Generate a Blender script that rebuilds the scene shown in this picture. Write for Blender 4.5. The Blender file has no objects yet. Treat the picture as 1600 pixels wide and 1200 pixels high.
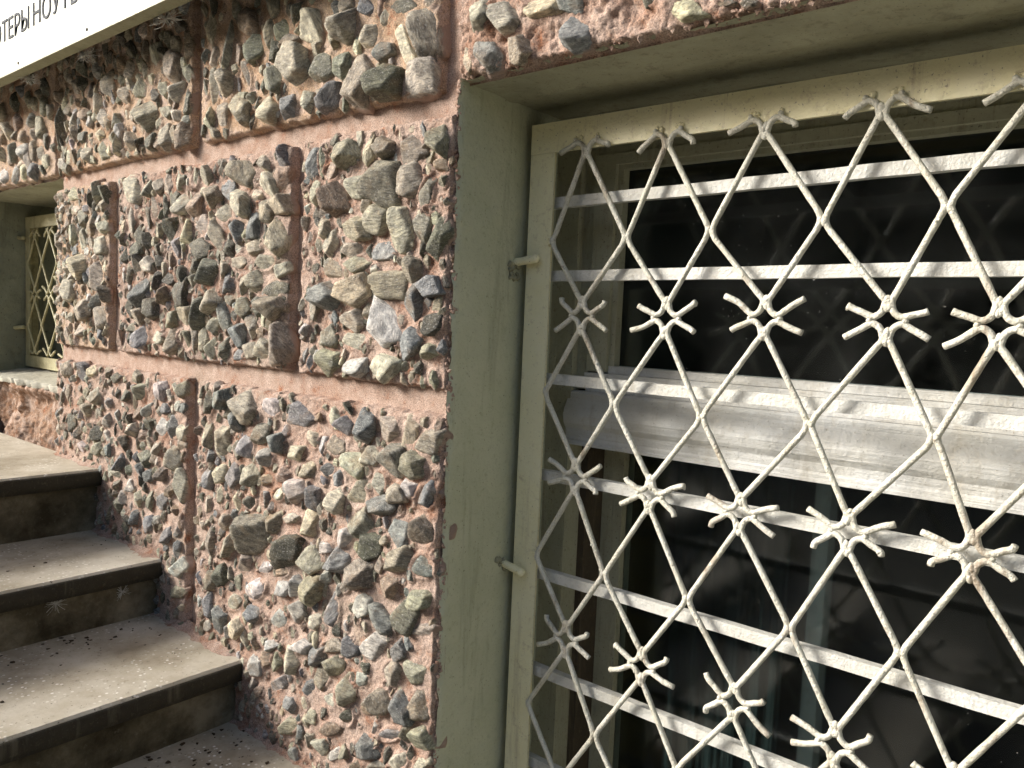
import bpy, bmesh, math, random
import numpy as np
from mathutils import Vector, Matrix

# ---------------------------------------------------------------- camera, light
H = 1.30                       # camera height above the lower paving; z below is measured from the camera
CAM_D = 0.90                   # distance of the camera from the wall
scene = bpy.context.scene
cam_data = bpy.data.cameras.new('camera')
cam = bpy.data.objects.new('camera', cam_data)
scene.collection.objects.link(cam)
scene.camera = cam
cam_data.sensor_width = 36.0
cam_data.lens = 1219.864 / 1600 * 36.0
cam_data.clip_start = 0.02
cam_data.clip_end = 500
RT = Vector((0.76960986, 0.63706256, 0.04303432))
UP = Vector((-0.07956519, 0.02881066, 0.99641323))
FW = Vector((-0.63353772, 0.77027348, -0.07286097))
m = Matrix((RT, UP, -FW)).transposed().to_4x4()
m.translation = Vector((0, -CAM_D, H))
cam.matrix_world = m

SUN_AZ = math.radians(-130)    # compass angle of the sun seen from the wall (0 = into the wall)
SUN_EL = math.radians(24)
world = bpy.data.worlds.new('World')
scene.world = world
world.use_nodes = True
wn = world.node_tree.nodes
sky = wn.new('ShaderNodeTexSky')
sky.sky_type = 'NISHITA'
sky.sun_disc = False
sky.sun_elevation = SUN_EL
sky.sun_rotation = SUN_AZ
sky.air_density = 1.0
sky.dust_density = 4.0
sky.ozone_density = 0.6
bg = wn['Background']
world.node_tree.links.new(sky.outputs[0], bg.inputs[0])
bg.inputs[1].default_value = 0.11
sd = bpy.data.lights.new('sun', 'SUN')
sd.energy = 4.3
sd.angle = math.radians(22)
sd.color = (1.0, 0.965, 0.90)
sun = bpy.data.objects.new('sun', sd)
scene.collection.objects.link(sun)
sdir = Vector((math.sin(SUN_AZ) * math.cos(SUN_EL), math.cos(SUN_AZ) * math.cos(SUN_EL), math.sin(SUN_EL)))
sun.rotation_euler = (-sdir).to_track_quat('-Z', 'Y').to_euler()
scene.view_settings.view_transform = 'Standard'
scene.view_settings.look = 'None'
scene.view_settings.exposure = 0.68
scene.view_settings.gamma = 1.0

# ---------------------------------------------------------------- materials
def new_mat(name):
    mt = bpy.data.materials.new(name); mt.use_nodes = True
    nt = mt.node_tree
    b = nt.nodes['Principled BSDF']
    return mt, nt, b

class NB:
    def __init__(s, nt): s.nt = nt; s.tc = nt.nodes.new('ShaderNodeNewGeometry').outputs['Position']
    def link(s, a, b): s.nt.links.new(a, b)
    def mapping(s, scale, rot=(0, 0, 0)):
        n = s.nt.nodes.new('ShaderNodeMapping'); n.inputs['Scale'].default_value = scale; n.inputs['Rotation'].default_value = rot
        s.link(s.tc, n.inputs['Vector']); return n.outputs[0]
    def noise(s, scale, detail=5, rough=.6, vec=None, dist=0):
        n = s.nt.nodes.new('ShaderNodeTexNoise'); n.inputs['Scale'].default_value = scale; n.inputs['Detail'].default_value = detail
        n.inputs['Roughness'].default_value = rough; n.inputs['Distortion'].default_value = dist
        s.link(vec or s.tc, n.inputs['Vector']); return n.outputs[0]
    def voro(s, scale, vec=None, feat='F1'):
        n = s.nt.nodes.new('ShaderNodeTexVoronoi'); n.inputs['Scale'].default_value = scale; n.feature = feat
        s.link(vec or s.tc, n.inputs['Vector']); return n.outputs
    def ramp(s, fac, stops):
        n = s.nt.nodes.new('ShaderNodeValToRGB'); e = n.color_ramp.elements
        while len(e) > 1: e.remove(e[-1])
        for i, (p, c) in enumerate(stops):
            el = e[0] if i == 0 else e.new(p)
            el.position = p; el.color = (*c, 1) if len(c) == 3 else c
        s.link(fac, n.inputs[0]); return n.outputs[0]
    def rampf(s, fac, a, b, va=0., vb=1.):
        n = s.nt.nodes.new('ShaderNodeMapRange'); n.inputs[1].default_value = a; n.inputs[2].default_value = b
        n.inputs[3].default_value = va; n.inputs[4].default_value = vb; s.link(fac, n.inputs[0]); return n.outputs[0]
    def mix(s, fac, a, b, mode='MIX'):
        n = s.nt.nodes.new('ShaderNodeMix'); n.data_type = 'RGBA'; n.blend_type = mode
        for sock, v in ((n.inputs[0], fac), (n.inputs[6], a), (n.inputs[7], b)):
            if isinstance(v, (int, float)): sock.default_value = v
            elif isinstance(v, tuple): sock.default_value = (*v, 1)
            else: s.link(v, sock)
        return n.outputs[2]
    def math(s, op, a, b=0.):
        n = s.nt.nodes.new('ShaderNodeMath'); n.operation = op
        for sock, v in ((n.inputs[0], a), (n.inputs[1], b)):
            if isinstance(v, (int, float)): sock.default_value = v
            else: s.link(v, sock)
        return n.outputs[0]
    def attr(s, name):
        n = s.nt.nodes.new('ShaderNodeAttribute'); n.attribute_name = name; return n
    def bump(s, h, strength, dist, normal=None):
        n = s.nt.nodes.new('ShaderNodeBump'); n.inputs['Strength'].default_value = strength; n.inputs['Distance'].default_value = dist
        s.link(h, n.inputs['Height'])
        if normal: s.link(normal, n.inputs['Normal'])
        return n.outputs[0]

def mortar_mat(name, rough_bump=1.0, tan=0., tcol=(.42, .31, .20)):
    mt, nt, b = new_mat(name); k = NB(nt)
    n1 = k.noise(3.2, 5, .65); n2 = k.noise(28, 6, .7); n3 = k.noise(420, 3, .6)
    base = k.ramp(n1, [(.36, (.325, .18, .12)), (.46, (.355, .235, .185)), (.57, (.40, .30, .25)), (.70, (.33, .275, .215))])
    if tan: base = k.mix(tan, base, tcol)
    base = k.mix(k.rampf(n2, .46, .66), base, (.46, .355, .30))
    base = k.mix(k.rampf(n2, .44, .30), base, (.28, .13, .075))
    sand = k.ramp(n3, [(.30, (.45, .45, .45)), (.5, (1, 1, 1)), (.70, (1.45, 1.42, 1.4))])
    col = k.mix(1.0, base, sand, 'MULTIPLY')
    k.link(col, b.inputs['Base Color'])
    b.inputs['Roughness'].default_value = .93
    b.inputs['Specular IOR Level'].default_value = .2
    bm1 = k.bump(k.noise(900, 2, .5), .55 * rough_bump, .0012)
    bm2 = k.bump(k.noise(190, 5, .65), .8 * rough_bump, .003, bm1)
    k.link(bm2, b.inputs['Normal'])
    return mt

def stone_mat():
    mt, nt, b = new_mat('broken_stone'); k = NB(nt)
    a = k.attr('tone').outputs['Color']; dirt = k.attr('dirt').outputs['Fac']; sd_ = k.attr('seed').outputs['Fac']
    # a bedding direction that differs from stone to stone
    vm = nt.nodes.new('ShaderNodeVectorRotate'); vm.rotation_type = 'X_AXIS'
    k.link(k.tc, vm.inputs['Vector']); k.link(k.math('MULTIPLY', sd_, 6.28), vm.inputs['Angle'])
    st = nt.nodes.new('ShaderNodeMapping'); st.inputs['Scale'].default_value = (1, 1, 4.5); k.link(vm.outputs[0], st.inputs['Vector'])
    n_band = k.noise(60, 5, .7, st.outputs[0], .4)
    n_spk = k.noise(330, 4, .75); n_big = k.noise(55, 4, .6)
    c = k.mix(1., a, k.ramp(n_big, [(.3, (.58, .58, .58)), (.5, (1, 1, 1)), (.7, (1.5, 1.47, 1.42))]), 'MULTIPLY')
    c = k.mix(1., c, k.ramp(n_band, [(.32, (.50, .50, .50)), (.5, (1, 1, 1)), (.66, (1.5, 1.5, 1.46))]), 'MULTIPLY')
    c = k.mix(k.math('MULTIPLY', k.rampf(n_spk, .56, .66), .55), c, (.72, .70, .66))
    c = k.mix(k.math('MULTIPLY', k.rampf(n_spk, .42, .34), .6), c, (.07, .07, .06))
    rust = k.math('MULTIPLY', k.rampf(k.noise(23, 4, .6), .55, .68), .35)
    c = k.mix(rust, c, (.34, .22, .12))
    lime = k.math('MAXIMUM', k.rampf(k.math('ADD', dirt, k.math('MULTIPLY', k.noise(90, 4, .7), .9)), 1.02, 1.22), 0.)
    c = k.mix(k.math('MULTIPLY', lime, .85), c, (.40, .28, .225))
    k.link(c, b.inputs['Base Color'])
    k.link(k.rampf(n_spk, .3, .7, .9, .55), b.inputs['Roughness'])
    b.inputs['Specular IOR Level'].default_value = .35
    b1 = k.bump(n_spk, .9, .0022)
    b2 = k.bump(n_band, .95, .005, b1)
    k.link(b2, b.inputs['Normal'])
    return mt

def paint_mat(name, col, col2, rough=.5, drip=.5, dirt=.35, grime=(.20, .17, .11), scale=1., grain=0):
    mt, nt, b = new_mat(name); k = NB(nt)
    n1 = k.noise(9 * scale, 5, .6); n2 = k.noise(70 * scale, 6, .7); n3 = k.noise(260 * scale, 3, .6)
    c = k.mix(k.rampf(n1, .35, .65), col, col2)
    c = k.mix(k.math('MULTIPLY', k.rampf(n2, .56, .72), dirt), c, grime)
    c = k.mix(k.math('MULTIPLY', k.rampf(n3, .64, .70), min(1, dirt * 1.6)), c, tuple(g * .5 for g in grime))
    run = k.noise(1, 5, .7, k.mapping((26, 26, 2.2)), .3)
    c = k.mix(k.math('MULTIPLY', k.rampf(run, .56, .74), min(1, dirt * 1.3)), c, grime)
    k.link(c, b.inputs['Base Color'])
    k.link(k.rampf(n2, .3, .7, rough - .1, rough + .18), b.inputs['Roughness'])
    b1 = k.bump(n3, .45 * drip, .0018)
    b2 = k.bump(k.noise(110 * scale, 3, .5), .5 * drip, .003, k.bump(k.noise(38 * scale, 4, .55), .5 * drip, .005, b1))
    if grain:
        g = k.noise(1, 5, .65, k.mapping((6, 90, 130) if grain == 1 else (130, 90, 6)), .3)
        c2 = k.mix(k.math('MULTIPLY', k.rampf(g, .58, .72), .30), c, grime)
        k.link(c2, b.inputs['Base Color'])
        b2 = k.bump(g, .6, .004, b2)
    k.link(b2, b.inputs['Normal'])
    return mt

def tread_mat():
    mt, nt, b = new_mat('worn_terrazzo'); k = NB(nt)
    v = k.voro(95); v2 = k.voro(230)
    chips = k.rampf(v[0], .30, .22)
    n1 = k.noise(5, 6, .65); n2 = k.noise(60, 5, .7); n3 = k.noise(700, 2, .5)
    base = k.ramp(n1, [(.32, (.27, .23, .165)), (.5, (.43, .385, .305)), (.66, (.56, .52, .44))])
    wear = k.rampf(k.noise(7, 4, .6), .42, .60)
    cc = nt.nodes.new('ShaderNodeSeparateColor'); k.link(v[1], cc.inputs[0])
    pale = k.math('MULTIPLY', k.math('MULTIPLY', chips, k.rampf(cc.outputs[0], .35, .6)), wear)
    c = k.mix(k.math('MULTIPLY', pale, .9), base, (.80, .78, .73))
    c = k.mix(k.math('MULTIPLY', k.rampf(n2, .58, .72), .5), c, (.12, .095, .06))
    pit = k.rampf(k.noise(150, 2, .5), .69, .73)
    c = k.mix(k.math('MULTIPLY', pit, .8), c, (.05, .04, .03))
    k.link(c, b.inputs['Base Color'])
    k.link(k.rampf(n2, .3, .7, .50, .78), b.inputs['Roughness'])
    b.inputs['Specular IOR Level'].default_value = .45
    k.link(k.bump(n3, .3, .0008, k.bump(n2, .4, .0025)), b.inputs['Normal'])
    return mt

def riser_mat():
    mt, nt, b = new_mat('dark_brown_concrete'); k = NB(nt)  # mottled dark brown, darker than the treads
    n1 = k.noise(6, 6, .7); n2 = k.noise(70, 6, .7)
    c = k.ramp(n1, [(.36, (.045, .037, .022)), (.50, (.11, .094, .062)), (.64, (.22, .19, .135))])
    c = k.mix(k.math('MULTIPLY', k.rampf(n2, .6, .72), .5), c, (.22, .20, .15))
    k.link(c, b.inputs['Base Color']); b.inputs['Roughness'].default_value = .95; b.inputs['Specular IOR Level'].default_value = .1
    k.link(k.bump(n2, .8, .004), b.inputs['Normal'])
    return mt

def flat_mat(name, col, rough=.8, spec=.3):
    mt, nt, b = new_mat(name); k = NB(nt)
    c = k.mix(k.rampf(k.noise(12, 5, .6), .35, .65), col, tuple(x * .75 for x in col))
    k.link(c, b.inputs['Base Color']); b.inputs['Roughness'].default_value = rough; b.inputs['Specular IOR Level'].default_value = spec
    return mt

M = {}
M['mortar'] = mortar_mat('pink_mortar', 1.1, .35, (.34, .255, .205))
M['mortar_warm_light'] = mortar_mat('warm_light_mortar', 1., .6)  # mortar tinted tan to carry the warmer light on the upper courses
M['groove'] = mortar_mat('smooth_pink_mortar', .55, .6, (.34, .245, .195))
M['stone'] = stone_mat()
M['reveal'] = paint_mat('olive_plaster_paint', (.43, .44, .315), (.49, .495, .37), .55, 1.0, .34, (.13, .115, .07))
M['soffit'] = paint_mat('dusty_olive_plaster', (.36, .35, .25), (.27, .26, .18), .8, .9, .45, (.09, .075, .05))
M['cream'] = paint_mat('cream_gloss_paint', (.87, .80, .50), (.89, .83, .57), .38, .9, .40, (.30, .20, .12))
M['white'] = paint_mat('chalky_white_paint', (.62, .62, .59), (.56, .55, .50), .45, .9, .38, (.30, .25, .17), 1.6)
M['rod_yellow'] = paint_mat('old_yellow_rod_paint', (.50, .46, .27), (.36, .32, .17), .5, 1.0, .6, (.16, .11, .06), 2.4)
M['rod'] = paint_mat('ivory_rod_paint', (.68, .665, .59), (.58, .56, .46), .42, 1.3, .8, (.22, .15, .09), 2.4)
M['wood'] = paint_mat('peeling_white_wood_paint', (.58, .585, .575), (.50, .49, .45), .5, .9, .32, (.30, .25, .17), 1., 1)
M['wood_up'] = paint_mat('grimy_wood_paint', (.40, .395, .29), (.34, .33, .235), .55, .8, .45, (.13, .10, .06), 1., 2)
M['tread'] = tread_mat()
M['riser'] = riser_mat()
M['nosing'] = paint_mat('dark_nosing', (.036, .030, .017), (.022, .018, .010), .85, .6, .4, (.16, .14, .10))  # nosing face coloured near-black brown, far darker than its tread
M['mullion'] = paint_mat('grey_inner_frame', (.40, .42, .40), (.30, .32, .30), .6, .4, .4)
M['stained'] = paint_mat('stained_grey_plaster', (.26, .27, .20), (.17, .175, .13), .85, 1., .5, (.08, .07, .045), .5)
M['brown_gap'] = paint_mat('dark_brown_wood', (.07, .05, .03), (.045, .032, .02), .8, .5, .4)  # frame sides coloured dark brown to stand in for the gap
M['clay'] = mortar_mat('broken_clay', 1., .75, (.22, .125, .07))
M['sign'] = paint_mat('ivory_sign_face', (.66, .67, .57), (.70, .71, .62), .35, .15, .05, (.5, .48, .38))
M['sign_edge'] = paint_mat('dirty_sign_edge', (.30, .30, .19), (.22, .22, .13), .5, .3, .5)
M['letter'] = flat_mat('grey_lettering', (.13, .14, .16), .8, .1)
M['slab'] = paint_mat('grey_weathered_slab', (.42, .40, .33), (.33, .31, .25), .8, 1., .5, (.12, .10, .07))
M['ground'] = flat_mat('worn_paving', (.17, .16, .13), .9)

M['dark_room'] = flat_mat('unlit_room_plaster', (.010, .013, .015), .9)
M['curtain'] = flat_mat('dark_green_cloth', (.045, .075, .07), .9)
M['leaf'] = flat_mat('dry_litter', (.055, .038, .022), .9)
M['web'] = flat_mat('dusty_web', (.62, .60, .54), .9)
M['iron'] = flat_mat('dark_iron', (.06, .05, .035), .7)

def glass_mat(name, sheen):
    mt, nt, b = new_mat(name); k = NB(nt)
    b.inputs['Base Color'].default_value = (.80, .92, .94, 1)
    b.inputs['Transmission Weight'].default_value = 1.0
    b.inputs['IOR'].default_value = 1.5
    b.inputs['Roughness'].default_value = .09
    dust_sheen = nt.nodes.new('ShaderNodeBsdfDiffuse'); dust_sheen.inputs['Color'].default_value = (.42, .42, .40, 1)  # dust specks plus a pale film standing in for a dim reflection
    mx = nt.nodes.new('ShaderNodeMixShader')
    f = k.math('ADD', k.math('MULTIPLY', k.rampf(k.noise(7, 5, .7), .35, .75), sheen), k.math('MULTIPLY', k.rampf(k.noise(240, 2, .5), .745, .77), .5))
    k.link(f, mx.inputs[0]); k.link(b.outputs[0], mx.inputs[1]); k.link(dust_sheen.outputs[0], mx.inputs[2])
    out = nt.nodes['Material Output']; k.link(mx.outputs[0], out.inputs['Surface'])
    return mt
M['glass'] = glass_mat('dusty_sheen_glass', .035)
M['glass_low'] = glass_mat('dull_window_glass', .003)

# ---------------------------------------------------------------- helpers
COL = scene.collection
def empty(name, loc, label, cat, group=None):
    o = bpy.data.objects.new(name, None); COL.objects.link(o); o.location = (loc[0], loc[1], loc[2] + H)
    o['label'] = label; o['category'] = cat
    if group: o['group'] = group
    return o
def link_mesh(name, me, mat, parent=None, smooth=False):
    o = bpy.data.objects.new(name, me); COL.objects.link(o)
    if mat: me.materials.append(mat)
    if smooth: me.polygons.foreach_set('use_smooth', [True] * len(me.polygons))
    if parent:
        # vertices are in world space: bring them into the frame of the thing
        p = parent
        off = Vector((0, 0, 0))
        while p: off += p.location; p = p.parent
        me.transform(Matrix.Translation(-off))
        o.parent = parent
    return o
def from_bm(name, bm, mat, parent=None, smooth=False, bevel=0.):
    if bevel:
        es = [e for e in bm.edges if len(e.link_faces) == 2 and e.calc_face_angle(0) > .6]
        bmesh.ops.bevel(bm, geom=es, offset=bevel, segments=2, affect='EDGES', profile=.5, clamp_overlap=True)
    bmesh.ops.recalc_face_normals(bm, faces=bm.faces)
    me = bpy.data.meshes.new(name); bm.to_mesh(me); bm.free()
    return link_mesh(name, me, mat, parent, smooth)
def from_np(name, v, f, mat, parent=None, smooth=True):
    me = bpy.data.meshes.new(name)
    n = f.shape[1]
    me.vertices.add(len(v)); me.vertices.foreach_set('co', v.astype(np.float32).ravel())
    me.loops.add(f.size); me.loops.foreach_set('vertex_index', f.astype(np.int32).ravel())
    me.polygons.add(len(f)); me.polygons.foreach_set('loop_start', np.arange(0, f.size, n, dtype=np.int32))
    me.polygons.foreach_set('loop_total', np.full(len(f), n, dtype=np.int32))
    me.update(calc_edges=True); me.validate()
    return link_mesh(name, me, mat, parent, smooth)
def box(bm, x0, x1, y0, y1, z0, z1):
    vs = [bm.verts.new((x, y, z + H)) for x in (x0, x1) for y in (y0, y1) for z in (z0, z1)]
    for q in ((0, 1, 3, 2), (4, 6, 7, 5), (0, 4, 5, 1), (2, 3, 7, 6), (0, 2, 6, 4), (1, 5, 7, 3)):
        bm.faces.new([vs[i] for i in q])
def smooth_path(pts, n=5):
    pts = [np.array(p, float) for p in pts]; P = [2 * pts[0] - pts[1]] + pts + [2 * pts[-1] - pts[-2]]
    out = []
    for i in range(1, len(P) - 2):
        L = np.linalg.norm(P[i + 1] - P[i]); nn = max(2, int(n * max(1, L / .03)))
        for j in range(nn):
            t = j / nn
            out.append(.5 * ((2 * P[i]) + (-P[i - 1] + P[i + 1]) * t + (2 * P[i - 1] - 5 * P[i] + 4 * P[i + 1] - P[i + 2]) * t * t + (-P[i - 1] + 3 * P[i] - 3 * P[i + 1] + P[i + 2]) * t ** 3))
    out.append(pts[-1]); return out
def tube(bm, pts, r, seg=10, rng=None, lump=0., sq=1.):
    rings = []; prev = None
    N = len(pts)
    for i, p in enumerate(pts):
        t = Vector(pts[min(i + 1, N - 1)] - pts[max(i - 1, 0)]).normalized()
        if prev is None:
            a = t.cross(Vector((0, 1, 0)))
            if a.length < .1: a = t.cross(Vector((1, 0, 0)))
            a.normalize()
        else: a = (prev - t * prev.dot(t)).normalized()
        prev = a; b = t.cross(a)
        k = 1 + (rng.uniform(-lump, lump) if rng else 0)
        rr = r * k
        ring = []
        for s in range(seg):
            an = 2 * math.pi * s / seg
            q = Vector(p) + a * math.cos(an) * rr + b * math.sin(an) * rr * sq
            ring.append(bm.verts.new((q.x, q.y, q.z + H)))
        rings.append(ring)
    for i in range(N - 1):
        for s in range(seg):
            bm.faces.new((rings[i][s], rings[i][(s + 1) % seg], rings[i + 1][(s + 1) % seg], rings[i + 1][s]))
    bm.faces.new(rings[0]); bm.faces.new(rings[-1][::-1])
def blob(bm, c, r, rng, sub=2, k=.25, sc=(1, 1, 1)):
    res = bmesh.ops.create_icosphere(bm, subdivisions=sub, radius=1)
    for v in res['verts']:
        f = r * (1 + rng.uniform(-k, k))
        v.co = Vector((c[0] + v.co.x * f * sc[0], c[1] + v.co.y * f * sc[1], c[2] + H + v.co.z * f * sc[2]))

# vectorised value noise
def _hash(ix, iy, iz):
    h = (ix * 374761393 + iy * 668265263 + iz * 2147483647 + 1013904223) & 0xFFFFFFFF
    h = ((h ^ (h >> 13)) * 1274126177) & 0xFFFFFFFF
    h = (h ^ (h >> 16)) & 0xFFFFFF
    return h / float(0xFFFFFF)
def vnoise(p):
    i = np.floor(p).astype(np.int64); f = p - i; f = f * f * (3 - 2 * f)
    x, y, z = i[..., 0], i[..., 1], i[..., 2]; r = 0
    for dx in (0, 1):
        for dy in (0, 1):
            for dz in (0, 1):
                w = (f[..., 0] if dx else 1 - f[..., 0]) * (f[..., 1] if dy else 1 - f[..., 1]) * (f[..., 2] if dz else 1 - f[..., 2])
                r = r + w * _hash(x + dx, y + dy, z + dz)
    return r * 2 - 1
def fbm(p, o=4):
    a = 1.; s = 0; t = 0
    for k in range(o):
        s = s + a * vnoise(p * (2.03 ** k) + 17.3 * k); t += a; a *= .55
    return s / t

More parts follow.
